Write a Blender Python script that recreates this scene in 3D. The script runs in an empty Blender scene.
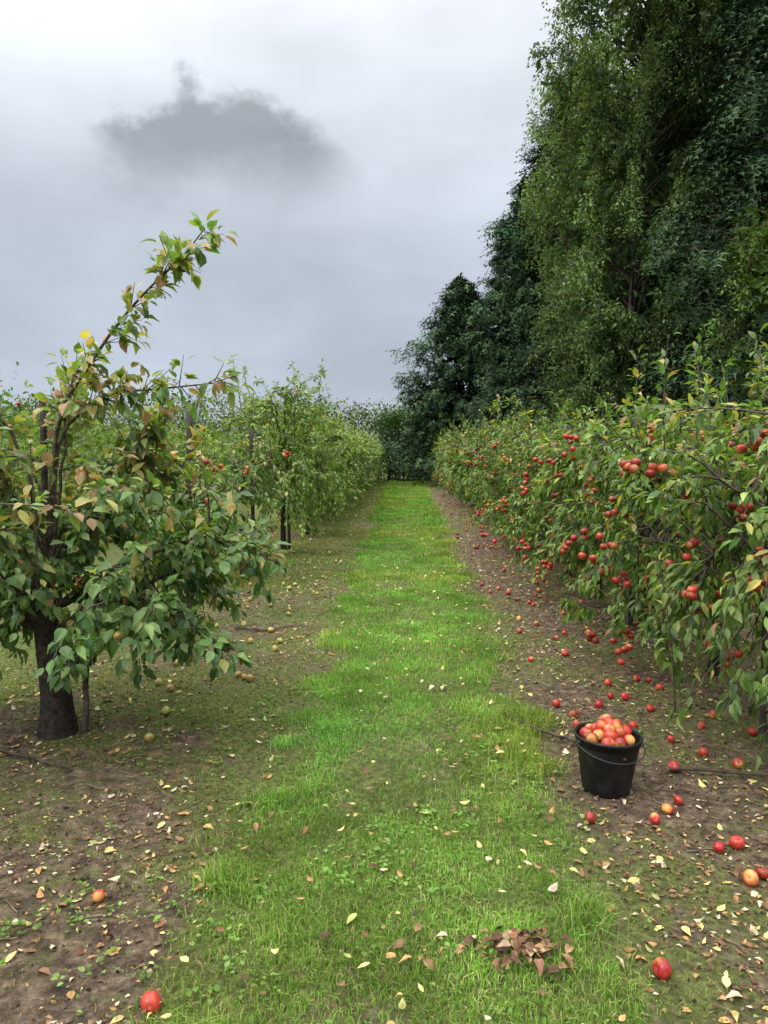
import bpy, math
import numpy as np
from mathutils import Vector
sc = bpy.context.scene

# ---------------------------------------------------------------- utils
_tab = np.random.default_rng(99).random((256,256))
def vn(x,y,o=0):
    x=np.asarray(x,float)+o*17.3; y=np.asarray(y,float)+o*9.1
    xi=np.floor(x).astype(int); yi=np.floor(y).astype(int)
    fx=x-xi; fy=y-yi; fx=fx*fx*(3-2*fx); fy=fy*fy*(3-2*fy)
    a=_tab[xi%256,yi%256]; b=_tab[(xi+1)%256,yi%256]; c=_tab[xi%256,(yi+1)%256]; d=_tab[(xi+1)%256,(yi+1)%256]
    return (a*(1-fx)+b*fx)*(1-fy)+(c*(1-fx)+d*fx)*fy
def sstep(a,b,x):
    t=np.clip((x-a)/(b-a),0,1); return t*t*(3-2*t)
def half_w(y): return 0.70+0.011*np.clip(y-4,0,60)
def pathmask(x,y):
    w=half_w(y)+0.30*(vn(x*1.5,y*1.3,3)-.5)+0.26*(vn(x*6,y*6,4)-.5)
    return 1-sstep(-0.20,0.12,np.abs(x-0.05)-w)
def gz(x,y):
    near=1-sstep(12,30,y)
    h=0.05*(vn(x*.7,y*.7,1)-.5)+(0.022*(vn(x*3.5,y*3.5,2)-.5)+0.012*(vn(x*13,y*13,5)-.5))*near
    return h+0.015*pathmask(x,y)
def worn(x,y):
    a=np.exp(-((x+.12)/.2)**2-((y-4.05)/.5)**2)
    b=sstep(.60,.80,vn(x*1.7,y*1.1,31))*(1-sstep(.2,.5,np.abs(x)))
    return np.clip(.9*a+.65*b,0,1)
def norm(v): return v/np.maximum(np.linalg.norm(v,axis=-1,keepdims=True),1e-9)
def runit(r,n): return norm(r.normal(size=(n,3)))

class MB:
    def __init__(s): s.V=[];s.F=[];s.C=[];s.M=[];s.S=[];s.n=0
    def add(s,v,f,c,m=0,smooth=False):
        v=np.asarray(v,float).reshape(-1,3); f=np.asarray(f,int).reshape(-1,3)
        c=np.asarray(c,float)
        if c.ndim==1: c=np.tile(c,(len(v),1))
        s.V.append(v);s.F.append(f+s.n);s.C.append(c);s.M.append(np.full(len(f),m));s.S.append(np.full(len(f),smooth));s.n+=len(v)
    def mesh(s,name,mats):
        V=np.concatenate(s.V);F=np.concatenate(s.F);C=np.concatenate(s.C)
        me=bpy.data.meshes.new(name)
        me.vertices.add(len(V)); me.vertices.foreach_set("co",V.astype(np.float32).ravel())
        me.loops.add(len(F)*3); me.loops.foreach_set("vertex_index",F.astype(np.int32).ravel())
        me.polygons.add(len(F)); me.polygons.foreach_set("loop_start",np.arange(0,len(F)*3,3,dtype=np.int32))
        me.polygons.foreach_set("material_index",np.concatenate(s.M).astype(np.int32))
        me.polygons.foreach_set("use_smooth",np.concatenate(s.S).astype(bool))
        for m in mats: me.materials.append(m)
        me.update(calc_edges=True)
        a=me.attributes.new("col",'FLOAT_COLOR','POINT')
        c4=np.ones((len(V),4),np.float32); c4[:,:3]=C
        a.data.foreach_set("color",c4.ravel())
        return me
    def obj(s,name,mats,parent=None):
        o=bpy.data.objects.new(name,s.mesh(name,mats)); sc.collection.objects.link(o)
        if parent: o.parent=parent
        return o
    def inst(s,tv,tf,pos,R,scale,col,m=0,smooth=False):
        N=len(pos); 
        if N==0: return
        t=len(tv)
        scale=np.asarray(scale,float)
        if scale.ndim==1: scale=np.repeat(scale[:,None],3,1)
        v=tv[None]*scale[:,None,:]
        v=np.einsum('nij,ntj->nti',R,v)+pos[:,None,:]
        f=tf[None]+(np.arange(N)*t)[:,None,None]
        if col.ndim==2: c=np.repeat(col[:,None,:],t,1)
        else: c=col
        s.add(v.reshape(-1,3),f.reshape(-1,3),c.reshape(-1,3),m,smooth)
    def tubes(s,pts,rad,sides,col,m=0):
        N,k,_=pts.shape
        tan=np.gradient(pts,axis=1); tan=norm(tan)
        ref=np.where(np.abs(tan[:,:1,2:3])>.8,np.array([1.,0.13,0.05]),np.array([0.1,0.05,1.]))
        ref=np.broadcast_to(ref,tan.shape)
        a=norm(np.cross(tan,ref)); b=np.cross(tan,a)
        th=np.arange(sides)*2*np.pi/sides
        ring=pts[:,:,None,:]+rad[:,:,None,None]*(a[:,:,None,:]*np.cos(th)[None,None,:,None]+b[:,:,None,:]*np.sin(th)[None,None,:,None])
        base=(np.arange(N)*k*sides)[:,None,None]
        i=np.arange(k-1)[None,:,None]*sides; j=np.arange(sides)[None,None,:]; j2=(j+1)%sides
        p=base+i+j;q=base+i+j2;r=base+i+sides+j2;u=base+i+sides+j
        f=np.concatenate([np.stack([p,q,r],-1).reshape(-1,3),np.stack([p,r,u],-1).reshape(-1,3)])
        s.add(ring.reshape(-1,3),f,col,m,True)

def frames(d,up):
    d=norm(d); x=norm(np.cross(d,up)); z=np.cross(x,d)
    return np.stack([x,d,z],-1)
def bez(P0,P1,P2,t):
    t=t[...,None]; return (1-t)**2*P0+2*t*(1-t)*P1+t*t*P2

leafA=np.array([[0,0,0],[-.2,.22,.05],[0,.25,0],[.2,.22,.05],[-.24,.55,.03],[0,.58,-.05],[.24,.55,.03],[0,1,-.2]],float)
leafAf=np.array([[0,2,1],[0,3,2],[1,2,5],[1,5,4],[2,3,6],[2,6,5],[4,5,7],[5,6,7]])
leafB=np.array([[0,0,0],[-.24,.45,.06],[0,.5,-.04],[.24,.45,.06],[0,1,-.14]],float)
leafBf=np.array([[0,2,1],[0,3,2],[1,2,4],[2,3,4]])
leafC=np.array([[0,0,0],[-.27,.45,.04],[.27,.45,.04],[0,1,-.1]],float)
leafCf=np.array([[0,2,1],[1,2,3]])
LEAF=[(leafA,leafAf),(leafB,leafBf),(leafC,leafCf)]
def frond(n,w=.045):
    v=[];f=[]
    def tri(a,b,c):
        k=len(v); v.extend([a,b,c]); f.append([k,k+1,k+2])
    tri((-.03,0,0),(.03,0,0),(0,1,-.18))
    for i in range(n):
        y=.05+.82*i/(n-1); L=.34*(1-.6*y)+.06; z=-.18*y*y
        sgn=1 if i%2 else -1
        tri((0,y-w,z),(0,y+w,z),(sgn*L,y+L*.8,z-.04-.06*(i%3)))
        if i%2==0: tri((0,y-w,z),(0,y+w,z),(sgn*-.5*L,y+L*.8,z+.08))
    return np.array(v,float),np.array(f)
FR=frond(5,.07); FR2=frond(4,.10)
def apple_t(nu,nv):
    v=[];f=[]
    for i in range(nv+1):
        ph=math.pi*i/nv
        for j in range(nu):
            th=2*math.pi*j/nu
            r=math.sin(ph)*(1+.06*math.cos(ph)); z=math.cos(ph)*.9
            if r<.45: z-= (.45-r)*.55*(1 if z>0 else -.6)
            v.append((r*math.cos(th)*.5,r*math.sin(th)*.5,z*.5))
    for i in range(nv):
        for j in range(nu):
            a=i*nu+j;b=i*nu+(j+1)%nu;c=b+nu;d=a+nu
            f+= [[a,c,b],[a,d,c]]
    return np.array(v),np.array(f)
AP=[apple_t(16,12),apple_t(10,8),apple_t(7,5)]
def apples(mb,r,pos,diam,lod,m,warm=0.35,upright=.6,green=0.,dull=1.):
    tv,tf=AP[lod]; N=len(pos)
    ax=norm(runit(r,N)*(1-upright)+np.array([0,0,upright]))
    d=norm(np.cross(ax,runit(r,N))); x=np.cross(d,ax)
    R=np.stack([x,d,ax],-1)
    nrm=norm(tv)
    blush=runit(r,N)
    k=np.clip(np.einsum('ni,ti->nt',blush,nrm)*1.1+r.normal(0,.35,(N,1))+(warm*2-1)*.9,0,1)
    red=np.array([.42,.022,.022])*r.uniform(.5,1.15,(N,1))*dull; yel=np.array([.62,.31,.08])*r.uniform(.7,1.1,(N,1))*dull
    if green: yel=np.array([.36,.38,.09])*r.uniform(.7,1.1,(N,1)); red=yel*(1-green)+green*yel*.9+ (1-green)*(red-yel)*.8
    red[:,1]*=r.uniform(.6,2.4,N) if not green else 1
    k=np.clip(k+r.normal(0,.07,(N,len(tv))),0,1)[...,None]
    c=red[:,None,:]*(1-k)+yel[:,None,:]*k
    pit=(np.hypot(tv[:,0],tv[:,1])<.05)
    c[:,pit]=c[:,pit]*.35
    mb.inst(tv,tf,pos,R,diam*r.uniform(.88,1.08,(N,3)),c,m,True)
def cols(r,N,pal,w,j=.18):
    pal=np.array(pal); w=np.array(w,float); w/=w.sum()
    c=pal[r.choice(len(pal),N,p=w)]
    return c*r.uniform(1-j,1+j,(N,1))*r.uniform(.94,1.06,(N,3))

# ---------------------------------------------------------------- materials
def new_mat(name):
    m=bpy.data.materials.new(name); m.use_nodes=True; nt=m.node_tree; nt.nodes.clear(); return m,nt
def N_(nt,t,**k):
    n=nt.nodes.new(t)
    for a,b in k.items(): setattr(n,a,b)
    return n
def mat_vc(name,rough=.5,spec=.4,trans=0.,nscale=20,namp=.3,bump=0.,bscale=60,coat=0,tcol=(1.5,1.7,.5),diffuse=False):
    m,nt=new_mat(name); L=nt.links.new
    out=N_(nt,'ShaderNodeOutputMaterial'); p=N_(nt,'ShaderNodeBsdfDiffuse' if diffuse else 'ShaderNodeBsdfPrincipled')
    at=N_(nt,'ShaderNodeAttribute'); at.attribute_name='col'
    tc=N_(nt,'ShaderNodeTexCoord'); no=N_(nt,'ShaderNodeTexNoise'); no.inputs['Scale'].default_value=nscale; no.inputs['Detail'].default_value=1.0
    L(tc.outputs['Object'],no.inputs['Vector'])
    mr=N_(nt,'ShaderNodeMapRange'); mr.inputs[1].default_value=.3;mr.inputs[2].default_value=.7;mr.inputs[3].default_value=1-namp;mr.inputs[4].default_value=1+namp
    L(no.outputs[0],mr.inputs[0])
    mul=N_(nt,'ShaderNodeVectorMath',operation='SCALE'); L(at.outputs['Color'],mul.inputs[0]); L(mr.outputs[0],mul.inputs['Scale'])
    L(mul.outputs[0],p.inputs[0])
    if not diffuse:
        p.inputs['Roughness'].default_value=rough; p.inputs['Specular IOR Level'].default_value=spec
        if coat: p.inputs['Coat Weight'].default_value=coat; p.inputs['Coat Roughness'].default_value=.15
    if bump:
        n2=N_(nt,'ShaderNodeTexNoise'); n2.inputs['Scale'].default_value=bscale; n2.inputs['Detail'].default_value=4; L(tc.outputs['Object'],n2.inputs['Vector'])
        b=N_(nt,'ShaderNodeBump'); b.inputs['Strength'].default_value=bump; b.inputs['Distance'].default_value=.01; L(n2.outputs[0],b.inputs['Height']); L(b.outputs[0],p.inputs['Normal'])
    if trans:
        tr=N_(nt,'ShaderNodeBsdfTranslucent'); tm=N_(nt,'ShaderNodeVectorMath',operation='MULTIPLY'); tm.inputs[1].default_value=tcol
        L(mul.outputs[0],tm.inputs[0]); L(tm.outputs[0],tr.inputs['Color'])
        mx=N_(nt,'ShaderNodeMixShader'); mx.inputs[0].default_value=trans
        L(p.outputs[0],mx.inputs[1]); L(tr.outputs[0],mx.inputs[2]); L(mx.outputs[0],out.inputs[0])
    else: L(p.outputs[0],out.inputs[0])
    return m
M_leaf=mat_vc('apple_leaf',.45,.4,.33,9,.22)
M_tleaf=mat_vc('tree_leaf',.55,.3,.28,1.2,.3,diffuse=True)
M_con=mat_vc('conifer_foliage',.65,.2,0,1.0,.35,diffuse=True)
M_grass=mat_vc('grass_blade',.5,.3,.35,2.5,.22,diffuse=True)
M_bark=mat_vc('bark',.85,.2,0,30,.5,.8,45)
M_wood=mat_vc('weathered_wood',.85,.2,0,18,.45,.6,70)
M_apple=mat_vc('apple_skin',.38,.4,0,35,.2,0,60,.1)
M_dead=mat_vc('dead_leaf',.75,.2,0,40,.3,diffuse=True)
M_clod=mat_vc('soil_clod',.95,.1,0,60,.4,diffuse=True)
mats_apple=[M_bark,M_leaf,M_apple]

def ground_mat():
    m,nt=new_mat('soil_and_moss'); L=nt.links.new
    out=N_(nt,'ShaderNodeOutputMaterial'); p=N_(nt,'ShaderNodeBsdfPrincipled'); L(p.outputs[0],out.inputs[0])
    tc=N_(nt,'ShaderNodeTexCoord')
    def noise(s,d=6,r=.6):
        n=N_(nt,'ShaderNodeTexNoise'); n.inputs['Scale'].default_value=s;n.inputs['Detail'].default_value=d;n.inputs['Roughness'].default_value=r; L(tc.outputs['Object'],n.inputs['Vector']); return n.outputs[0]
    def ramp(src,stops):
        r=N_(nt,'ShaderNodeValToRGB'); e=r.color_ramp.elements
        while len(e)<len(stops): e.new(.5)
        for i,(pp,c) in enumerate(stops): e[i].position=pp; e[i].color=(*c,1)
        L(src,r.inputs[0]); return r.outputs[0]
    def mix(f,a,b):
        x=N_(nt,'ShaderNodeMix',data_type='RGBA'); L(f,x.inputs[0]); L(a,x.inputs[6]); L(b,x.inputs[7]); return x.outputs[2]
    soil=ramp(noise(16,6,.8),[(.34,(.035,.025,.017)),(.47,(.095,.067,.044)),(.57,(.18,.133,.088)),(.68,(.33,.26,.175))])
    moss=ramp(noise(34,5,.78),[(.33,(.035,.042,.013)),(.5,(.105,.125,.034)),(.68,(.24,.245,.08))])
    at=N_(nt,'ShaderNodeAttribute'); at.attribute_name='col'
    sep=N_(nt,'ShaderNodeSeparateColor'); L(at.outputs['Color'],sep.inputs[0])
    def addm(a,b,k):
        x=N_(nt,'ShaderNodeMath',operation='MULTIPLY_ADD'); L(b,x.inputs[0]); x.inputs[1].default_value=k; L(a,x.inputs[2]); return x.outputs[0]
    s=addm(sep.outputs[0],noise(11,6,.8),2.2)
    mk=N_(nt,'ShaderNodeMapRange',interpolation_type='SMOOTHSTEP'); mk.inputs[1].default_value=1.22; mk.inputs[2].default_value=1.80; L(s,mk.inputs[0])
    c=mix(mk.outputs[0],soil,moss)
    L(c,p.inputs['Base Color']); p.inputs['Roughness'].default_value=.9; p.inputs['Specular IOR Level'].default_value=.2
    b=N_(nt,'ShaderNodeBump'); b.inputs['Strength'].default_value=1.; b.inputs['Distance'].default_value=.03; L(noise(40,6,.75),b.inputs['Height']); L(b.outputs[0],p.inputs['Normal'])
    return m

# ---------------------------------------------------------------- ground
def axis(segs):
    o=[]
    for a,b,n in segs: o+=list(np.linspace(a,b,n,endpoint=False))
    o.append(segs[-1][1]); return np.array(o)
gx=axis([(-400,-40,10),(-40,-8,16),(-8,-3.4,30),(-3.4,3.4,230),(3.4,8,30),(8,40,16),(40,400,10)])
gy=axis([(-60,-4,12),(-4,1.2,20),(1.2,7,200),(7,16,120),(16,48,100),(48,120,20),(120,700,12)])
X,Y=np.meshgrid(gx,gy,indexing='ij')
Z=gz(X,Y)
nx,ny=X.shape
idx=np.arange(nx*ny).reshape(nx,ny)
a=idx[:-1,:-1].ravel();b=idx[1:,:-1].ravel();c=idx[1:,1:].ravel();d=idx[:-1,1:].ravel()
def mossmask(x,y):
    pm=pathmask(x,y)
    left=sstep(.7,1.1,-x)*(1-sstep(1.6,3.,-x))*sstep(4.2,6.5,y)*.36
    leftb=(x<-2.6)*.5
    edge=.2*(1-sstep(.0,.35,np.abs(x-.05)-half_w(y)))
    nearR=sstep(.6,.9,x)*(1-sstep(2.0,2.8,y))*.15
    base=.27+(x<0)*.09+.8*(vn(x*.9,y*.9,8)-.45)+.55*(vn(x*3,y*3,9)-.5)+.3*(vn(x*8,y*8,10)-.5)+left+leftb+edge+nearR-(x>.8)*.06
    far=sstep(44,48,y)
    return np.clip(np.maximum(np.maximum(base,pm*.8*(1-.85*worn(x,y))),far),0,1)
gb=MB()
mm=mossmask(X,Y).ravel()
gb.add(np.stack([X.ravel(),Y.ravel(),Z.ravel()],-1),np.concatenate([np.stack([a,b,c],-1),np.stack([a,c,d],-1)]),np.stack([mm,mm,mm],-1),0,True)
gb.obj('ground',[ground_mat()])

# ---------------------------------------------------------------- grass
def grass(mb,r,x,y,h,w,pal,pw,flat=.6):
    N=len(x); z=gz(x,y)-.004
    th=r.uniform(0,2*np.pi,N); ld=np.stack([np.cos(th),np.sin(th),np.zeros(N)],-1)
    th2=th+np.pi/2+r.normal(0,.5,N); wd=np.stack([np.cos(th2),np.sin(th2),np.zeros(N)],-1)
    B=np.stack([x,y,z],-1); up=np.array([0,0,1.])
    ln=np.abs(r.normal(0,flat,N))[:,None]; H=h[:,None]; W=w[:,None]
    ln=np.clip(ln,0,1.5)
    m=B+up*H*.55+ld*H*.25*ln; t=B+up*H*(1-.35*ln)+ld*H*.85*ln
    v=np.stack([B-wd*W/2,B+wd*W/2,m-wd*W*.42,m+wd*W*.42,t],1)
    f=np.array([[0,1,3],[0,3,2],[2,3,4]])
    c=cols(r,N,pal,pw,.2)
    k=(.60+.75*vn(x*2.2,y*2.2,11)*.6+.36*vn(x*7,y*7,12))[:,None]; c=c*k
    c[:,0]*=(.8+.55*vn(x*.9,y*.9,14))
    c5=np.repeat(c[:,None,:],5,1)
    mb.add(v.reshape(-1,3),(f[None]+(np.arange(N)*5)[:,None,None]).reshape(-1,3),c5.reshape(-1,3),0)
gpal=[(.150,.280,.05),(.205,.355,.07),(.10,.205,.04),(.28,.39,.12),(.42,.38,.20)]
gpw=[4,4,2,1.6,.7]
mb=MB(); r=np.random.default_rng(3)
for y0,y1,dens,h0,w0 in [(1.5,3.2,15500,.044,.0036),(3.2,5.5,10500,.044,.0047),(5.5,9,5600,.046,.0068),(9,16,2700,.048,.0105),(16,28,1100,.052,.019),(28,46,600,.052,.032)]:
    wmax=half_w(y1)+.5
    n=int(dens*(y1-y0)*2*wmax); x=r.uniform(-wmax,wmax,n)+.04; y=r.uniform(y0,y1,n)
    p=pathmask(x,y)*(.42+.75*sstep(.32,.60,vn(x*3.2,y*2.6,20)*.5+vn(x*9,y*9,21)*.5))
    p*=1-.85*worn(x,y)
    k=r.random(n)<p; x=x[k];y=y[k]
    tuft=sstep(.5,.85,vn(x*4,y*4,25)); edge=sstep(.35,.6,np.abs(x-.04))
    h=h0*r.uniform(.45,1.3,len(x))*(.78+1.15*tuft*(.25+edge))
    grass(mb,r,x,y,h,w0*r.uniform(.7,1.2,len(x)),gpal,gpw,.75)
mb.obj('grass_path',[M_grass])
mb=MB()
for y0,y1,dens,h0,w0 in [(1.5,4,6500,.026,.0034),(4,8,4200,.027,.005),(8,16,1700,.03,.009),(16,46,450,.035,.02)]:
    n=int(dens*(y1-y0)*6); x=r.uniform(-3.4,3.0,n); y=r.uniform(y0,y1,n)
    mk=mossmask(x,y)
    p=sstep(.43,.78,vn(x*3,y*3,40)*.4+vn(x*11,y*11,41)*.4+mk*.38)*(.14+1.0*mk)*np.where(x>.9,.6,.85)
    p*=(1-pathmask(x,y)*.9)
    k=r.random(n)<p; x=x[k];y=y[k]
    grass(mb,r,x,y,h0*r.uniform(.4,1.4,len(x)),w0*r.uniform(.7,1.2,len(x)),[(.14,.20,.05),(.19,.25,.065),(.10,.15,.035),(.29,.26,.12)],[3,2,2,1.4],.9)
mb.obj('verge_grass',[M_grass])
mb=MB()
n=2700; x=r.uniform(-2.6,2.6,n); y=1.7+r.random(n)**1.5*9
k=r.random(n)<(.12+.88*sstep(.45,.65,vn(x*1.6,y*1.6,50)))*np.where(np.abs(x)<.8,.9,.6); x=x[k];y=y[k]
P=[];D=[];S=[]
for xx,yy in zip(x,y):
    m_=r.integers(4,9); s=r.uniform(.012,.026)
    for i in range(m_):
        th=r.uniform(0,2*np.pi); D.append((math.cos(th),math.sin(th),r.uniform(.1,.7))); P.append((xx+r.normal(0,.025),yy+r.normal(0,.025),float(gz(xx,yy))+r.uniform(.004,.03))); S.append(s*r.uniform(.7,1.3))
P=np.array(P);D=np.array(D);S=np.array(S)
mb.inst(leafA*[1.5,1,1],leafAf,P,frames(D,np.array([0,0,1.])+.2*runit(r,len(P))),S,cols(r,len(P),[(.15,.25,.06),(.21,.32,.09),(.11,.19,.05)],[3,2,1]),0)
mb.obj('weeds',[M_grass])

# ---------------------------------------------------------------- litter
dpal=[(.36,.21,.09),(.21,.12,.065),(.56,.45,.17),(.12,.07,.045),(.48,.39,.27),(.36,.38,.14)]
mb=MB(); r=np.random.default_rng(5)
def litter(x,y,s,w,lod=0,dz=0.014):
    n=len(x); z=gz(x,y)+r.uniform(.003,dz,n)+.026*sstep(.2,.6,pathmask(x,y))
    th=r.uniform(0,2*np.pi,n); D=np.stack([np.cos(th),np.sin(th),r.normal(0,.18,n)],-1)
    tv,tf=LEAF[lod]; tv=tv.copy(); tv[:,0]*=1.15
    sc3=np.stack([s*r.uniform(.7,1.2,n),s,s*r.uniform(-2.2,2.6,n)],-1)
    mb.inst(tv,tf,np.stack([x,y,z],-1),frames(D,np.array([0,0,1.])+.25*runit(r,n)),sc3,cols(r,n,dpal,w,.3),0)
n=6500; x=r.uniform(-3,3.2,n); y=1.6+r.random(n)**1.5*10
k=r.random(n)<np.where(pathmask(x,y)>.4,.1,np.where(x>0,.8,.65))*(.2+1.2*sstep(.3,.7,vn(x*1.7,y*1.7,60))); litter(x[k],y[k],r.uniform(.018,.056,k.sum()),[3,4,2.4,4,2.,1.2])
n=480; x=r.uniform(-.8,.95,n); y=1.6+r.random(n)**1.3*14; litter(x,y,r.uniform(.018,.045,n)*(1+y*.03),[4,4,3,2,2,1.5],0,.02)
n=17000; x=r.uniform(.75,3,n); y=1.7+r.random(n)**1.5*14
k=r.random(n)<(.25+.9*vn(x*2.5,y*2.5,61))*(.35+.65*sstep(.8,1.1,x)); litter(x[k],y[k],r.uniform(.010,.034,k.sum()),[3,6,.9,6,2.,.4],1)
n=15000; x=r.uniform(-3,-.7,n); y=1.6+r.random(n)**1.5*12
k=r.random(n)<(.15+1.0*sstep(.3,.7,vn(x*2.2,y*2.2,62))); litter(x[k],y[k],r.uniform(.008,.026,k.sum()),[2,5,.8,5,2.4,.8],1)
n=5000; x=np.where(r.random(n)<.6,r.uniform(.9,3.2,n),r.uniform(-3,-.9,n)); y=r.uniform(8,40,n); litter(x,y,r.uniform(.035,.075,n),[4,4,1.5,3,2.,.5],2)
mb.obj('fallen_leaves',[M_dead])
mb=MB(); n=85
x=.36+r.normal(0,.085,n); y=2.25+r.normal(0,.045,n); th=r.uniform(0,2*np.pi,n)
z=gz(x,y)+.028+r.uniform(0,.035,n)*np.exp(-((x-.36)/.1)**2)
D=np.stack([np.cos(th),np.sin(th),r.normal(.0,.35,n)],-1); s=r.uniform(.03,.055,n)
mb.inst(leafA*[1.2,1,2.5],leafAf,np.stack([x,y,z],-1),frames(D,np.array([0,0,1.])+.5*runit(r,n)),s,cols(r,n,[(.18,.10,.06),(.10,.06,.04),(.27,.17,.09),(.38,.29,.18)],[4,3,3,1.],.3))
mb.obj('dead_leaf_pile',[M_dead])
mb=MB(); n=9000; side=r.random(n)<.5
x=np.where(side,r.uniform(-3.2,-.7,n),r.uniform(.75,3.2,n)); y=1.6+r.random(n)**1.7*9
tv,tf=AP[2]; tv=tv*(1+.25*np.random.default_rng(2).normal(0,1,(len(tv),1)))
rr=r.uniform(.004,.011,(n,3))*r.choice([1,1,1,1.6],n)[:,None]
mb.inst(tv,tf,np.stack([x,y,gz(x,y)+.001],-1),frames(runit(r,n),runit(r,n)),rr*1.3,cols(r,n,[(.10,.072,.048),(.055,.04,.028),(.19,.15,.105)],[4,3,1.4],.3),0,False)
mb.obj('soil_clods',[M_clod])
mb=MB(); n=1100; side=r.random(n)<.45
x=np.where(side,r.uniform(-3.2,-.8,n),r.uniform(.8,3.,n)); y=1.7+r.random(n)**1.4*9
th=r.uniform(0,2*np.pi,n); L_=r.uniform(.02,.14,n)
t=np.linspace(-.5,.5,4)
px=x[:,None]+np.cos(th)[:,None]*L_[:,None]*t+r.normal(0,.004,(n,4)); py=y[:,None]+np.sin(th)[:,None]*L_[:,None]*t+r.normal(0,.004,(n,4))
pts=np.stack([px,py,gz(px,py)+.006],-1)
mb.tubes(pts,np.repeat(r.uniform(.001,.003,(n,1)),4,1),4,(.16,.12,.08))
mb.obj('twig_litter',[M_wood])
def stick(name,pl,r0,r1,col=(.06,.045,.035)):
    mb=MB(); pts=np.array(pl,float)
    pts=np.stack([np.interp(np.linspace(0,len(pl)-1,len(pl)*4),np.arange(len(pl)),pts[:,i]) for i in range(3)],-1)
    pts[:,2]+=gz(pts[:,0],pts[:,1]); pts+=np.random.default_rng(1).normal(0,.004,pts.shape)
    mb.tubes(pts[None],np.linspace(r0,r1,len(pts))[None],7,col); return mb.obj(name,[M_wood])
stick('fallen_branch',[(.60,4.40,.03),(.75,4.2,.04),(.95,4.05,.03),(1.2,4.1,.05)],.012,.007)
stick('fallen_branch',[(-2.3,3.9,.02),(-2.0,3.75,.03),(-1.72,3.62,.02)],.01,.005)
stick('fallen_branch',[(-1.55,6.6,.02),(-1.2,6.55,.02),(-.95,6.7,.02)],.012,.006,(.09,.07,.05))
stick('fallen_branch',[(1.35,3.7,.02),(1.7,3.6,.04),(2.2,3.5,.03)],.009,.005)

# ---------------------------------------------------------------- fallen apples
mb=MB(); r=np.random.default_rng(11)
near=[(.82,3.17),(1.10,3.17),(1.18,3.24),(1.26,3.33),(1.28,2.93),(1.36,2.95),(1.31,2.72),(1.37,2.75),(.80,2.2),(1.38,3.72),(-1.11,2.54),(-.73,2.0),
(1.02,4.3),(1.12,4.22),(1.2,4.4),(1.3,4.05),(1.05,4.5),(1.35,4.3),(1.5,4.1),(1.6,3.9),(1.72,3.75),(.98,4.7),(1.24,4.65),(1.55,4.6),(1.45,4.8),
(1.75,4.3),(1.9,4.5),(2.0,4.2),(1.42,5.1),(1.65,5.2)]
farL=[(-1.5,4.5),(-1.75,5.5),(-1.85,5.9),(-1.2,5.2),(-1.45,4.05),(-1.6,4.9),(-1.95,5.2),(-1.3,6.1),(-1.15,7.2),(-1.4,7.6),(-1.0,8.3),(-1.7,8.0),(-1.5,9.)]
n=75; cx=r.uniform(1.15,2.4,26); cy=4.8+r.random(26)**1.2*20
ki=r.integers(0,26,n); x=cx[ki]+r.normal(0,.22,n); x=np.where(x<.95,1.9-x+.3*r.random(n),x); y=cy[ki]+r.normal(0,.3,n)
xb=r.uniform(.95,2.3,50); yb=4.8+r.random(50)**1.1*22
x2=-1.-np.abs(r.normal(0,.5,40)); y2=5+r.random(40)**1.2*15
groups=[(np.array(near),.25,0),(np.stack([np.concatenate([x,xb]),np.concatenate([y,yb])],-1),.38,0),(np.concatenate([np.array(farL),np.stack([x2,y2],-1)]),.8,.4)]
for g,w_,gr in groups:
    dm=r.uniform(.045,.062,len(g)); pos=np.stack([g[:,0],g[:,1],gz(g[:,0],g[:,1])+dm*.40],-1)
    apples(mb,r,pos,dm[:,None],0 if len(g)==len(near) else 1,0,w_,.1,gr)
mb.obj('fallen_apples',[M_apple])

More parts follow.
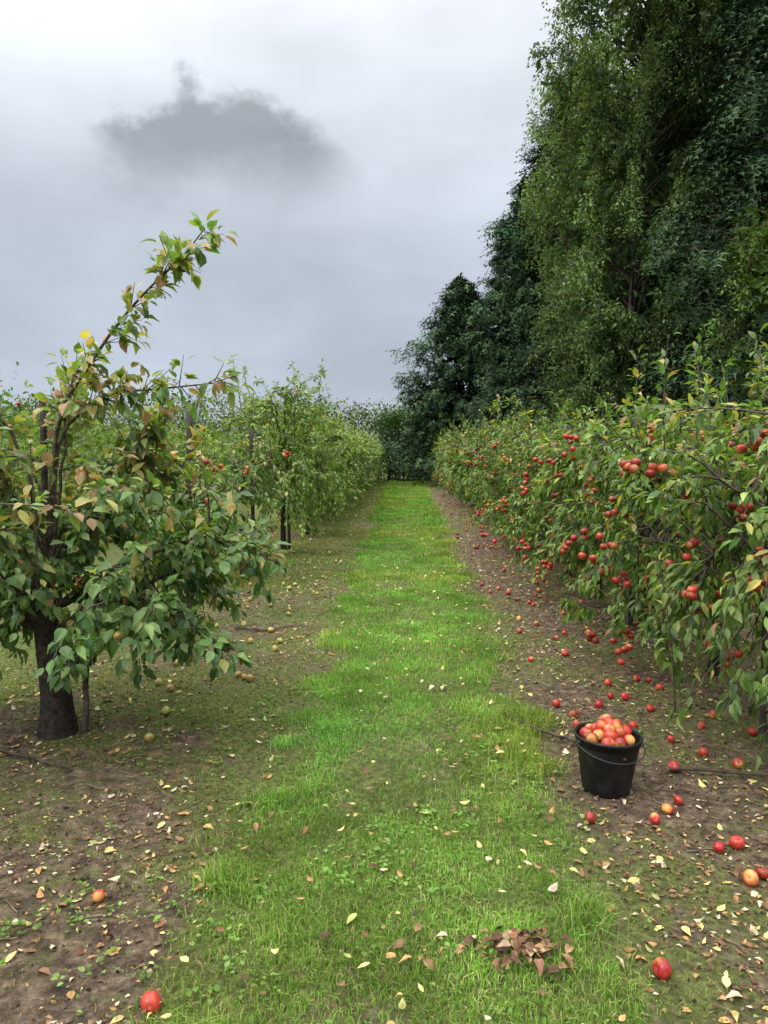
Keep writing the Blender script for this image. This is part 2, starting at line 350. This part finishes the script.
# ---------------------------------------------------------------- apple trees
G_R=([(.10,.175,.04),(.15,.245,.055),(.058,.108,.03),(.24,.32,.085),(.42,.37,.10),(.32,.16,.06)],[4,4,2.8,2.4,.9,.5])
G_L=([(.095,.18,.052),(.135,.225,.068),(.055,.115,.038),(.19,.28,.085),(.36,.34,.10),(.28,.16,.07)],[4,4,2.2,2.4,.7,.35])
G_Y=([(.13,.21,.042),(.18,.27,.055),(.08,.14,.03),(.26,.34,.08),(.38,.36,.10)],[4,4,2.4,2.,.6])
TOP=([(.22,.27,.08),(.38,.34,.12),(.34,.20,.11),(.15,.22,.06),(.46,.34,.14)],[3,2.2,1.8,3.4,1.])
def tree_mesh(seed,h,rx,ry,zmin,ntw,nl,L,lod,napp,pal,trunk_r=.05,limbs=None,toptint=0,lean=(0,0),warm=.2,dx=0,appdia=.06,shoots=6,droop=.5,side=None,box=.8,lw=1.,dz=0,green=0.,nlimb=11,spur=8,trad=None,spl=6,acl=3):
    r=np.random.default_rng(seed); mb=MB()
    bark=np.array([.045,.035,.028])
    th=h*.62; t=np.linspace(0,1,9)
    tp=np.stack([lean[0]*t+.02*(np.sin(t*5+seed)-np.sin(seed)),lean[1]*t+.02*(np.cos(t*4+seed)-np.cos(seed)),t*th-.03],-1)
    tr=(trad or trunk_r)*(1-.5*t); tr[0]*=1.25; tr[1]*=1.05
    mb.tubes(tp[None],tr[None],10,bark*.7)
    zc=(zmin+h)/2; hz=(h-zmin)/2
    nl_=nlimb
    ang=np.arange(nl_)*2.4+r.uniform(0,1,nl_); hh=r.uniform(.3,.95,nl_)
    P0=np.stack([np.interp(hh,t,tp[:,i]) for i in range(3)],-1)
    el=r.uniform(.0,.9,nl_)
    P2=np.stack([dx+np.cos(ang)*rx*.62*np.cos(el*.8),np.sin(ang)*ry*.62*np.cos(el*.8),np.clip(P0[:,2]+el*hz*1.0+r.uniform(-.1,.25,nl_),zmin+.15,h*.86)],-1)
    P1=(P0+P2)/2+np.array([0,0,1.])*r.uniform(.02,.2,(nl_,1))
    tt=np.linspace(0,1,8)[None].repeat(nl_,0)
    lp=bez(P0[:,None],P1[:,None],P2[:,None],tt)+r.normal(0,.012,(nl_,8,3))
    rad=np.linspace(trunk_r*.42,.007,8)[None].repeat(nl_,0)
    mb.tubes(lp,rad,6,bark*1.6)
    allp=lp[:,2:].reshape(-1,3)
    if limbs:
        for pl,ra,rb in limbs:
            q=np.array(pl,float); u=np.linspace(0,len(q)-1,14)
            q=np.stack([np.interp(u,np.arange(len(q)),q[:,i]) for i in range(3)],-1)
            q[1:-1]=(q[:-2]+2*q[1:-1]+q[2:])/4
            q+=r.normal(0,.006,q.shape)
            mb.tubes(q[None],np.linspace(ra,rb,14)[None],7,bark*1.8)
            allp=np.concatenate([allp,q[3:][q[3:,2]<h]])
    d=runit(r,ntw); d=np.sign(d)*np.abs(d)**box
    rr=r.random(ntw)**(1/2.3)*(.78+.4*vn(d[:,0]*2+seed,d[:,2]*2+d[:,1],seed%50))
    E=np.stack([dx+d[:,0]*rx*rr,d[:,1]*ry*rr,zc+dz+d[:,2]*hz*rr],-1)
    E[:,2]=np.maximum(E[:,2],.12)
    dist=np.linalg.norm(E[:,None]-allp[None]+np.array([0,0,.15]),axis=-1); S=allp[dist.argmin(1)]
    out=norm(E-np.array([dx,0,zc])+1e-6)
    C=(S+E)/2+np.array([0,0,1])*r.uniform(.0,.14,(ntw,1))+r.normal(0,.05,(ntw,3))
    if shoots:
        k=r.integers(0,ntw,shoots); S2=E[k]; hi=np.clip(h-S2[:,2],.1,.6)
        E2=S2+np.stack([r.normal(0,.12,shoots),r.normal(0,.12,shoots),hi+r.uniform(.05,.35,shoots)],-1)
        S=np.concatenate([S,S2]);E=np.concatenate([E,E2]);C=np.concatenate([C,(S2+E2)/2+r.normal(0,.04,(shoots,3))])
        out=np.concatenate([out,norm(E2-S2)])
    if limbs:
        for pl,ra,rb in limbs:
            q=np.array(pl,float); ns=int(len(q)*spur); u=r.uniform(len(q)*.28,len(q)-1,ns)
            S3=np.stack([np.interp(u,np.arange(len(q)),q[:,i]) for i in range(3)],-1)
            dd=norm(norm(q[-1]-q[-3])*.8+runit(r,ns)*.8); E3=S3+dd*r.uniform(.03,.24,(ns,1))*(1.15-.6*u[:,None]/len(q))
            S=np.concatenate([S,S3]);E=np.concatenate([E,E3]);C=np.concatenate([C,(S3+E3)/2]); out=np.concatenate([out,dd])
    M=len(E); tt=np.linspace(0,1,6)[None].repeat(M,0)
    pts=bez(S[:,None],C[:,None],E[:,None],tt)
    mb.tubes(pts,np.linspace(.0065,.002,6)[None].repeat(M,0)*np.where(np.arange(M)>=ntw+shoots,.55,1.)[:,None],4 if lod<2 else 3,bark*1.9)
    nlv=np.full(M,nl)
    if limbs: nlv[ntw+shoots:]=spl
    rep=np.repeat(np.arange(M),nlv); T=r.uniform(.22,1.04,len(rep))
    P=bez(S[rep],C[rep],E[rep],T)
    tan=norm((E-C)[rep]+1e-9); o=out[rep]; n=len(P)
    off=runit(r,n)
    D=norm(tan*.35+off*.75+o*.35+np.array([0,0,-droop]))
    P=P+off*L*.3
    up=np.array([0,0,1.])+.55*runit(r,n)+o*.25
    c=cols(r,n,*pal,.22)*(np.random.default_rng(seed).uniform(.72,1.28,M)[rep])[:,None]
    if toptint:
        k=r.random(n)<toptint*sstep(h*.62,h*1.0,P[:,2]+r.normal(0,.15,n)); c[k]=cols(r,k.sum(),*TOP,.25)
    tv,tf=LEAF[lod]
    s=L*r.uniform(.5,1.2,n); sc3=np.stack([s*r.uniform(.8,1.15,n)*lw,s,s*r.uniform(.3,2.2,n)],-1)
    mb.inst(tv,tf,P,frames(D,up),sc3,c,1)
    if napp:
        k=r.integers(0,ntw,napp//acl+1); k=k[E[k,2]<h*.9]
        A=bez(S[k],C[k],E[k],r.uniform(.6,1,len(k)))
        if side is not None:
            mvx=r.random(len(A))<.65; A[mvx,0]+=side*.22
        A=np.concatenate([A]+[A+r.normal(0,.05,A.shape) for _ in range(acl-1)])[:napp]
        A[:,2]=np.maximum(A[:,2]-.07,.15)
        apples(mb,r,A,np.full((len(A),1),appdia),min(lod,2) if lod else 0,2,warm,.75,green,.95)
    return mb
def place(mb,loc,rot=0,mesh=None,name='apple_tree',mats=None):
    me=mesh or mb.mesh(name,mats or mats_apple)
    o=bpy.data.objects.new(name,me); sc.collection.objects.link(o)
    o.location=(loc[0],loc[1],float(gz(loc[0],loc[1]))); o.rotation_euler[2]=rot
    return me
limbs=[([(0,0,1.0),(.02,-.05,1.5),(.16,-.1,1.95),(.42,-.15,2.26),(.72,-.2,2.55),(1.0,-.25,2.78)],.016,.003),
([(0,0,1.0),(.08,-.05,1.75),(.35,-.1,1.95),(.68,-.15,1.98),(1.08,-.2,2.02)],.013,.003),
([(0,0,1.0),(-.12,-.1,1.7),(-.3,-.2,2.05),(-.42,-.25,2.18)],.013,.003),
([(0,0,1.0),(.05,.1,1.6),(.02,.2,1.95),(.08,.25,2.2)],.012,.003),
([(0,0,1.0),(-.1,-.3,1.5),(-.15,-.5,1.8),(-.1,-.6,1.95)],.012,.003),
([(0,0,1.0),(.2,.1,1.45),(.45,.1,1.7),(.65,.1,1.82)],.012,.003),
([(0,0,1.0),(-.3,.1,1.4),(-.5,.1,1.7),(-.6,.1,1.9)],.012,.003),
([(0,0,.75),(.3,-.05,.95),(.7,-.1,1.12),(1.0,-.1,1.15),(1.32,-.1,1.02)],.022,.004),
([(0,0,.6),(.35,-.2,.85),(.75,-.3,.85),(1.1,-.35,.58)],.018,.004),
([(0,0,.7),(-.2,-.4,1.1),(-.1,-.75,1.35)],.02,.005),
([(.16,.02,-.02),(.17,.03,.4),(.2,.0,.9),(.28,-.05,1.4)],.018,.012)]
place(tree_mesh(101,1.66,1.3,.95,.34,275,27,.083,0,14,G_L,.07,limbs,.8,(-.02,.02),.75,dx=.04,shoots=9,droop=.35,lw=1.2,dz=0.0,green=.6,box=.72,spur=8,trad=.098,acl=1),(-2.03,4.16))
place(tree_mesh(102,1.78,.6,.8,.75,60,22,.075,0,34,G_L,.045,None,.7,warm=.1,shoots=4,lw=1.1),(-2.1,6.75))
place(tree_mesh(103,2.0,.7,.95,.5,100,26,.075,1,14,G_L,.05,None,.5,warm=.6,shoots=6),(-2.05,9.3))
place(tree_mesh(104,2.9,1.0,1.3,.25,250,33,.085,1,10,G_Y,.05,None,.15,shoots=8,box=.75,warm=.6),(-1.95,11.8))
place(tree_mesh(105,2.45,1.0,1.3,.2,240,34,.09,1,10,G_Y,.05,None,.15,shoots=8,box=.7,warm=.6),(-1.95,14.6))
yy=3.95; i=0; r=np.random.default_rng(8)
while yy<13.5:
    lod=0 if yy<6.5 else 1
    place(tree_mesh(200+i,2.08+r.uniform(-.12,.18),1.03+r.uniform(-.12,.12),1.05,.14,225,30,.083 if lod==0 else .092,lod,125 if i else 95,G_R,.04,None,.25,warm=.2,shoots=11,droop=.45,side=-1,dx=-.08,box=.65,lw=.85,appdia=.055,nlimb=15,acl=4),((2.22+r.uniform(-.06,.06)) if i else 2.38,yy))
    yy+=1.45; i+=1
FV=[tree_mesh(300+k,2.3+.1*k,1.05,1.25,.12,200,22,.125,2,[110,75,16,8][k],G_R if k<2 else G_Y,.04,None,.15,warm=.22,shoots=7,appdia=.066,box=.68).mesh('apple_tree',mats_apple) for k in range(4)]
r=np.random.default_rng(21)
while yy<45:
    place(None,(2.3+r.normal(0,.08),yy),r.choice([0,math.pi])+r.normal(0,.2),FV[r.integers(0,2) if yy<30 else r.integers(0,3)]); yy+=1.55
yy=17.0
while yy<45:
    place(None,(-2.1+r.normal(0,.08),yy),r.choice([0,math.pi])+r.normal(0,.2),FV[r.integers(2,4)]); yy+=1.8

# ---------------------------------------------------------------- posts
def post(x,y,h,rad,tilt=(0,0)):
    mb=MB(); t=np.linspace(0,1,8); z=float(gz(x,y))
    p=np.stack([x+tilt[0]*t+.004*np.sin(t*9),y+tilt[1]*t,z-.05+t*(h+.05)],-1)
    p=np.concatenate([p,p[-1:]+[[0,0,.004]]]); rr=np.append(rad*(1-.08*t),.001)
    mb.tubes(p[None],rr[None],10,(.05,.04,.034)); mb.obj('wooden_post',[M_wood])
post(-2.2,4.42,1.95,.022,(.02,0)); post(-2.02,6.75,1.97,.032,(.05,0)); post(-1.98,9.6,1.93,.026,(-.02,0)); post(-1.98,12.5,1.95,.03); post(-1.98,15.3,1.95,.03)
post(2.03,4.12,1.98,.034,(-.01,0)); 
for y_ in (7.,9.8,12.6,15.4): post(2.15,y_,2.0,.032)

# ---------------------------------------------------------------- conifers & broadleaf trees
CP=[(.030,.056,.030),(.044,.080,.040),(.072,.115,.055),(.105,.15,.07)]
def conifer(seed,h,R,nl,ns,fl,fr,zmin=.6,top=.75,inner=2600):
    r=np.random.default_rng(seed); mb=MB()
    t=np.linspace(0,1,10); tp=np.stack([.1*np.sin(t*4+seed),.1*np.cos(t*3+seed),t*h*.95],-1)
    mb.tubes(tp[None],(R*.07*(1-.95*t))[None],8,(.05,.038,.03))
    z=zmin+(h-zmin)*r.random(nl)**.9; a=r.uniform(0,2*np.pi,nl)
    prof=np.clip((h-z)/h*1.9,0.02,1)**top
    rad=R*prof*(.55+.65*vn(a*1.3+seed,z*.55,seed%40))*r.uniform(.8,1.12,nl)
    P0=np.stack([.1*np.cos(a),.1*np.sin(a),z-.25*rad],-1)
    P2=np.stack([np.cos(a)*rad,np.sin(a)*rad,z+.18*rad+r.normal(0,.12,nl)],-1)
    P1=P0*.45+P2*.55; P1[:,2]+=.12*rad
    tt=np.linspace(0,1,5)[None].repeat(nl,0)
    mb.tubes(bez(P0[:,None],P1[:,None],P2[:,None],tt),np.linspace(.025,.006,5)[None].repeat(nl,0),3,(.05,.038,.03))
    T=r.random((nl,ns))**.6*.7+.36
    B=bez(P0[:,None],P1[:,None],P2[:,None],T)
    spread=(.13+.24*(1.08-T))[...,None]*(.5+rad[:,None,None]*.35)
    B=B+r.normal(0,1,B.shape)*spread*[1,1,.5]
    B[...,2]-=np.abs(r.normal(0,.12,B.shape[:2]))
    B=B.reshape(-1,3); n=len(B)
    o=np.repeat(np.stack([np.cos(a),np.sin(a),np.full(nl,.1)],-1),ns,0)
    D=norm(o*.8+runit(r,n)*.6+np.array([0,0,-.5]))
    up=np.array([0,0,1.])+.5*runit(r,n)+o*.4
    cl=r.uniform(.55,1.45,nl); c=cols(r,n,CP,[3,4,2,.6],.2)*np.repeat(cl,ns)[:,None]
    s=fl*r.uniform(.6,1.25,n)
    mb.inst(fr[0],fr[1],B,frames(D,up),s,c,1)
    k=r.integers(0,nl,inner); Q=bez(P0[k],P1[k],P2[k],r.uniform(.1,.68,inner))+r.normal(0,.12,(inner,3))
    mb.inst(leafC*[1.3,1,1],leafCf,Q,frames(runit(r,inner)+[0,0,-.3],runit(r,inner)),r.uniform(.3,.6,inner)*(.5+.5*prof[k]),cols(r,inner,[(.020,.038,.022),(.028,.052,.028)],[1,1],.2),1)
    return mb
mc=[M_bark,M_con]
def put_con(m,loc,rot=0,s=1):
    me=m if isinstance(m,bpy.types.Mesh) else m.mesh('conifer_tree',mc)
    o=bpy.data.objects.new('conifer_tree',me); sc.collection.objects.link(o); o.location=(*loc,0); o.rotation_euler[2]=rot; o.scale=(s,s,s); return me
cA=put_con(conifer(401,15.5,3.0,430,58,.31,FR),(7.4,12.2))
cC=put_con(conifer(402,13.6,2.5,360,40,.39,FR2,.6,.6),(5.5,24.5))
cD=put_con(conifer(403,12.4,2.3,300,36,.42,FR2,.6,.6),(4.9,31))
cE=put_con(conifer(404,10.8,3.4,300,40,.48,FR2,.5,.85),(2.9,39.5))
put_con(cA,(7.3,18.8),2.1,.98); put_con(cC,(8.4,15.5),1.0,1.1); put_con(cC,(8.0,21.8),2.6,1.12); put_con(cD,(7.5,27.8),.7,1.15); put_con(cD,(6.6,35),3.,1.0)

def broadleaf(seed,h,R,zmin,ncl,ntw,nl,L,pal,droop=.35,trunk=.14,inner=2500):
    r=np.random.default_rng(seed); mb=MB()
    t=np.linspace(0,1,9); tp=np.stack([.25*np.sin(t*3+seed),.2*np.cos(t*3+seed),t*h*.85],-1); mb.tubes(tp[None],(trunk*(1-.88*t))[None],8,(.10,.09,.075))
    z=zmin+(h-zmin)*r.random(ncl); a=r.uniform(0,2*np.pi,ncl); u=(z-zmin)/(h-zmin)
    rad=R*np.clip(np.sin(np.pi*np.clip(u*.85+.15,0,1))**.5,.15,1)*(.55+.6*vn(a*1.2+seed,z*.5,seed%30))*r.uniform(.7,1.1,ncl)
    E=np.stack([np.cos(a)*rad,np.sin(a)*rad,z],-1); zs=np.clip(z-rad*.9,.8,h*.8)
    S=np.stack([np.interp(zs/(h*.85),t,tp[:,i]) for i in range(3)],-1); C=(S+E)/2+[0,0,.2]
    mb.tubes(bez(S[:,None],C[:,None],E[:,None],np.linspace(0,1,6)[None].repeat(ncl,0)),np.linspace(.03,.008,6)[None].repeat(ncl,0),4,(.08,.065,.05))
    k=np.repeat(np.arange(ncl),ntw); n=len(k)
    S2=bez(S[k],C[k],E[k],r.uniform(.5,1,n))
    o=np.stack([np.cos(a),np.sin(a),np.zeros(ncl)],-1)[k]
    E2=S2+o*r.uniform(0,.4,(n,1))+runit(r,n)*r.uniform(.15,.5,(n,1))+np.array([0,0,-1])*droop*r.uniform(.2,1.3,(n,1))
    C2=(S2+E2)/2+[0,0,.18]
    mb.tubes(bez(S2[:,None],C2[:,None],E2[:,None],np.linspace(0,1,4)[None].repeat(n,0)),np.linspace(.007,.003,4)[None].repeat(n,0),3,(.07,.05,.04))
    P=bez(S2[:,None],C2[:,None],E2[:,None],r.uniform(.15,1.05,(n,nl))).reshape(-1,3); m=len(P)
    off=runit(r,m); P+=off*L*.9
    D=norm(off+np.array([0,0,-.5])); up=np.array([0,0,1.])+.7*runit(r,m)
    cl=np.repeat(np.repeat(r.uniform(.6,1.4,ncl),ntw),nl)[:,None]
    mb.inst(leafC,leafCf,P,frames(D,up),L*r.uniform(.6,1.2,m),cols(r,m,*pal,.2)*cl,1)
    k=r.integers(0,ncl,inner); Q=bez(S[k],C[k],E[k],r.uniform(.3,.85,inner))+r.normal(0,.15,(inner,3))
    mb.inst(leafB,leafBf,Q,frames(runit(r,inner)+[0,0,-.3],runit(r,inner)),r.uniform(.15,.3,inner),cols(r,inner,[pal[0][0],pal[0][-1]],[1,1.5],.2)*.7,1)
    return mb
BP=([(.105,.165,.07),(.145,.21,.09),(.195,.255,.11),(.07,.12,.05)],[4,4,2,2])
def put_b(m,loc):
    o=m.obj('broadleaf_tree',[M_bark,M_tleaf]); o.location=(*loc,0)
put_b(broadleaf(501,15.5,2.5,2.0,250,11,42,.082,BP,.55,.12,8000),(4.95,16.0))
put_b(broadleaf(502,5.3,1.4,.8,60,9,36,.07,([(.10,.16,.045),(.14,.215,.06),(.07,.115,.035)],[4,3,2]),.3,.07,1500),(5.5,11.2))
put_b(broadleaf(503,8.5,1.7,1.2,80,9,32,.1,BP,.4,.1,2000),(5.0,21))

# ---------------------------------------------------------------- distant hedge and orchard rows
def mass(name,seed,x0,x1,y0,y1,ztop,nc,nl,L,pal,sp=.4,zmin=.2,app=0):
    r=np.random.default_rng(seed); mb=MB()
    cx=r.uniform(x0,x1,nc); cy=r.uniform(y0,y1,nc); top=ztop*(.75+.38*vn(cx*.35,cy*.35,seed)+.14*vn(cx*1.7,cy*1.7,seed))
    cz=zmin+(top-zmin)*r.random(nc)**.8
    P=np.repeat(np.stack([cx,cy,cz],-1),nl,0)+r.normal(0,sp,(nc*nl,3))*[1,1,.8]
    P[:,2]=np.abs(P[:,2]); n=len(P)
    c=cols(r,n,*pal,.2)*np.repeat(r.uniform(.65,1.3,nc),nl)[:,None]
    mb.inst(leafC,leafCf,P,frames(runit(r,n)+[0,0,-.3],np.array([0,0,1.])+.7*runit(r,n)),L*r.uniform(.6,1.3,n),c,1)
    ns=int(max(x1-x0,y1-y0)*1.2)+4
    sx=r.uniform(x0,x1,ns); sy=r.uniform(y0,y1,ns); t=np.linspace(0,1,5)
    pts=np.stack([sx[:,None]+r.normal(0,.1,(ns,5)),sy[:,None]+r.normal(0,.1,(ns,5)),t[None]*ztop*.8+0*sx[:,None]],-1)
    mb.tubes(pts,np.linspace(.06,.015,5)[None].repeat(ns,0),5,(.05,.04,.03))
    if app: apples(mb,r,P[r.integers(0,n,app)],np.full((app,1),.075),2,2,.3,.7)
    mb.obj(name,[M_bark,M_tleaf,M_apple])
HP=([(.08,.12,.045),(.12,.16,.06),(.055,.09,.035),(.17,.19,.08)],[4,3,3,1])
mass('hedge',601,-34,9,46,48.5,4.6,1900,34,.22,HP,.42)
mass('hedge',602,-1.6,2.2,44.2,46,4.5,190,60,.16,([(.045,.09,.03),(.07,.125,.04),(.03,.06,.022)],[4,3,3]),.3)
OP=([(.10,.16,.05),(.14,.21,.06),(.19,.25,.085),(.06,.10,.035)],[4,4,2,2])
mass('orchard_row',603,-6.6,-5.2,5,45,2.1,800,42,.1,OP,.28,.3,160)
mass('orchard_row',604,-10.4,-9,6,45,2.4,600,38,.13,OP,.3,.3,60)

# ---------------------------------------------------------------- bucket
def plastic():
    m,nt=new_mat('black_plastic'); L=nt.links.new
    out=N_(nt,'ShaderNodeOutputMaterial'); p=N_(nt,'ShaderNodeBsdfPrincipled'); L(p.outputs[0],out.inputs[0])
    tc=N_(nt,'ShaderNodeTexCoord'); n=N_(nt,'ShaderNodeTexNoise'); n.inputs['Scale'].default_value=12; n.inputs['Detail'].default_value=8; L(tc.outputs['Object'],n.inputs['Vector'])
    r_=N_(nt,'ShaderNodeValToRGB'); r_.color_ramp.elements[0].color=(.007,.007,.008,1); r_.color_ramp.elements[0].position=.45; r_.color_ramp.elements[1].color=(.03,.026,.02,1); r_.color_ramp.elements[1].position=.8
    L(n.outputs[0],r_.inputs[0]); L(r_.outputs[0],p.inputs['Base Color'])
    mr=N_(nt,'ShaderNodeMapRange'); mr.inputs[3].default_value=.35; mr.inputs[4].default_value=.65; L(n.outputs[0],mr.inputs[0]); L(mr.outputs[0],p.inputs['Roughness']); p.inputs['Specular IOR Level'].default_value=.3
    return m
M_pl=plastic()
def metal():
    m,nt=new_mat('dark_wire'); out=N_(nt,'ShaderNodeOutputMaterial'); p=N_(nt,'ShaderNodeBsdfPrincipled'); nt.links.new(p.outputs[0],out.inputs[0])
    p.inputs['Base Color'].default_value=(.04,.038,.036,1); p.inputs['Metallic'].default_value=.4; p.inputs['Roughness'].default_value=.6
    return m
bx,by=.975,3.50; bz=float(gz(bx,by))+.002
emp=bpy.data.objects.new('bucket',None); sc.collection.objects.link(emp); emp.location=(bx,by,bz); emp.rotation_euler=(.01,.015,.3)
prof=[(0.0,0.0),(.106,0),(.111,.004),(.113,.02),(.132,.14),(.147,.235),(.1475,.243),(.152,.244),(.1525,.262),(.1555,.264),(.160,.270),(.162,.277),(.160,.282),(.155,.283),(.150,.279),(.147,.262),(.128,.13),(.108,.012),(0,.01)]
nu=64; pv=[];pf=[]
for (r_,z_) in prof:
    for j in range(nu):
        th=2*math.pi*j/nu; pv.append((r_*math.cos(th),r_*math.sin(th),z_))
for i_ in range(len(prof)-1):
    for j in range(nu):
        a_=i_*nu+j;b_=i_*nu+(j+1)%nu; pf+=[[a_,b_,b_+nu],[a_,b_+nu,a_+nu]]
mb=MB(); mb.add(pv,pf,(0.02,.02,.02),0,True); mb.obj('bucket_body',[M_pl],emp)
for s_ in (-1,1):
    mb=MB(); mb.tubes(np.array([[[s_*.148,0,.25],[s_*.158,0,.251],[s_*.168,0,.252],[s_*.1685,0,.252]]]),np.array([[.016,.015,.012,.001]]),12,(.02,.02,.02)); mb.obj('handle_lug',[M_pl],emp)
th=np.linspace(0,-math.pi,28); hp=np.stack([.170*np.cos(th),.172*np.sin(th),.252+.05*np.sin(th)],-1)
mb=MB(); mb.tubes(hp[None],np.full((1,28),.0028),8,(.3,.3,.3)); mb.obj('handle',[metal()],emp)
r=np.random.default_rng(77); ap=[]
for (n_,rad_,z_) in [(9,.104,.225),(6,.055,.235),(9,.100,.270),(6,.058,.288),(1,.0,.285),(4,.042,.318),(1,.0,.322)]:
    o_=r.uniform(0,6)
    for j in range(n_):
        th_=o_+2*math.pi*j/n_+r.normal(0,.05); rr_=rad_+r.normal(0,.004); ap.append((rr_*math.cos(th_),rr_*math.sin(th_),z_+r.normal(0,.005)))
mb=MB(); apples(mb,r,np.array(ap),np.full((len(ap),1),.066),0,0,.42,.2); mb.obj('harvested_apples',[M_apple],emp)

# ---------------------------------------------------------------- world
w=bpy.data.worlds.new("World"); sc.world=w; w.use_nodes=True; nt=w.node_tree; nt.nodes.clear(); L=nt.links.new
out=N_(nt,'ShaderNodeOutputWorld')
SUN_EL=math.radians(48); SUN_AZ=math.radians(225)
sky=N_(nt,'ShaderNodeTexSky'); sky.sky_type='NISHITA'; sky.sun_disc=False; sky.sun_elevation=SUN_EL; sky.sun_rotation=SUN_AZ
bg1=N_(nt,'ShaderNodeBackground'); bg1.inputs[1].default_value=.1; L(sky.outputs[0],bg1.inputs[0])
tc=N_(nt,'ShaderNodeTexCoord'); sp=N_(nt,'ShaderNodeSeparateXYZ'); L(tc.outputs['Generated'],sp.inputs[0])
def M(op,a,b=None,c=None,clamp=False):
    n=N_(nt,'ShaderNodeMath',operation=op); n.use_clamp=clamp
    for i,v in enumerate((a,b,c)):
        if v is None: continue
        if isinstance(v,(int,float)): n.inputs[i].default_value=v
        else: L(v,n.inputs[i])
    return n.outputs[0]
def SS(v,a,b):
    n=N_(nt,'ShaderNodeMapRange',interpolation_type='SMOOTHSTEP'); n.inputs[1].default_value=a; n.inputs[2].default_value=b; L(v,n.inputs[0]); return n.outputs[0]
def NS(scale,detail,rough,stretch=(1,1,1),off=(0,0,0)):
    mp=N_(nt,'ShaderNodeMapping'); mp.inputs['Scale'].default_value=stretch; mp.inputs['Location'].default_value=off; L(tc.outputs['Generated'],mp.inputs[0])
    n=N_(nt,'ShaderNodeTexNoise'); n.inputs['Scale'].default_value=scale; n.inputs['Detail'].default_value=detail; n.inputs['Roughness'].default_value=rough; L(mp.outputs[0],n.inputs['Vector']); return n.outputs[0]
z=sp.outputs[2]
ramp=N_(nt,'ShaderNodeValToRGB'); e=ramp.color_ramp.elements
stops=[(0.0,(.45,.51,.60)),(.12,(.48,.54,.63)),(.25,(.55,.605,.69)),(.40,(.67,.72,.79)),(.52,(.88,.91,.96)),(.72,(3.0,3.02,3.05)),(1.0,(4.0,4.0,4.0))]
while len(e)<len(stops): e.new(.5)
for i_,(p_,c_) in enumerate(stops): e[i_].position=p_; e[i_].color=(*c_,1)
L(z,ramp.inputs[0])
n1=NS(2.6,4,.55,(1,1,2.0))
br=M('ADD',1.06,M('MULTIPLY',M('SUBTRACT',n1,.5),.85))
lx=SS(sp.outputs[0],.05,-.45); br=M('ADD',br,M('MULTIPLY',M('MULTIPLY',lx,SS(z,.32,.5)),.26))
yy_=M('MAXIMUM',sp.outputs[1],.1); gx_=M('DIVIDE',sp.outputs[0],yy_); gz_=M('DIVIDE',z,yy_)
nc=NS(11,5,.6,(1,1,1.2),(5,2,1)); nd=NS(4,2,.5,(1,1,1),(1,7,4))
d_=M('MULTIPLY',M('SUBTRACT',nc,.5),.16)
g=M('ADD',gx_,.28)
top=M('SUBTRACT',.495,M('MULTIPLY',M('MAXIMUM',g,0.0),.42))
top=M('ADD',top,M('MULTIPLY',M('MINIMUM',g,0.0),.30))
top=M('ADD',top,d_)
m1=SS(M('SUBTRACT',top,gz_),-.004,.032)
m2=SS(M('ADD',gz_,M('MULTIPLY',d_,.6)),.30,.43)
m3=M('MULTIPLY',SS(M('ADD',gx_,d_),-.45,-.36),SS(M('ADD',gx_,d_),-.03,-.13))
cm=M('MULTIPLY',M('MULTIPLY',m1,m2),M('MULTIPLY',m3,SS(sp.outputs[1],.3,.5)))
veil=M('MULTIPLY',M('MULTIPLY',SS(gz_,.05,.25),SS(M('ADD',gz_,d_),.50,.30)),M('MULTIPLY',SS(nd,.3,.65),SS(gx_,.15,-.15)))
br=M('MULTIPLY',br,M('SUBTRACT',1,M('MULTIPLY',cm,.47)))
br=M('MULTIPLY',br,M('SUBTRACT',1,M('MULTIPLY',veil,.14)))
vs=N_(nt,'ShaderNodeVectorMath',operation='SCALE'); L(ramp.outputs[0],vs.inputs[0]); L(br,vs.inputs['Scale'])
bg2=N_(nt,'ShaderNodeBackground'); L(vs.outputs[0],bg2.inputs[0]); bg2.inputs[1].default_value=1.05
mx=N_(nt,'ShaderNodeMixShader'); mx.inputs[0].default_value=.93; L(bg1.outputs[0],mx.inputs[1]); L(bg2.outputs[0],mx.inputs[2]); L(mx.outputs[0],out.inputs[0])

sl=bpy.data.lights.new('sun','SUN'); sl.energy=1.5; sl.angle=math.radians(10); sl.color=(1,.95,.86)
so=bpy.data.objects.new('sun',sl); sc.collection.objects.link(so)
sd=Vector((math.sin(SUN_AZ)*math.cos(SUN_EL),math.cos(SUN_AZ)*math.cos(SUN_EL),math.sin(SUN_EL)))
so.rotation_euler=sd.to_track_quat('Z','Y').to_euler()

cam=bpy.data.cameras.new('camera'); co=bpy.data.objects.new('camera',cam); sc.collection.objects.link(co)
cam.sensor_fit='VERTICAL'; cam.sensor_height=36; cam.lens=26; cam.clip_end=1500; cam.clip_start=.05
co.location=(0,0,1.6); co.rotation_euler=(math.radians(90-4.4),0,math.radians(1.63)); sc.camera=co
sc.view_settings.view_transform='Standard'; sc.view_settings.look='None'; sc.view_settings.exposure=0
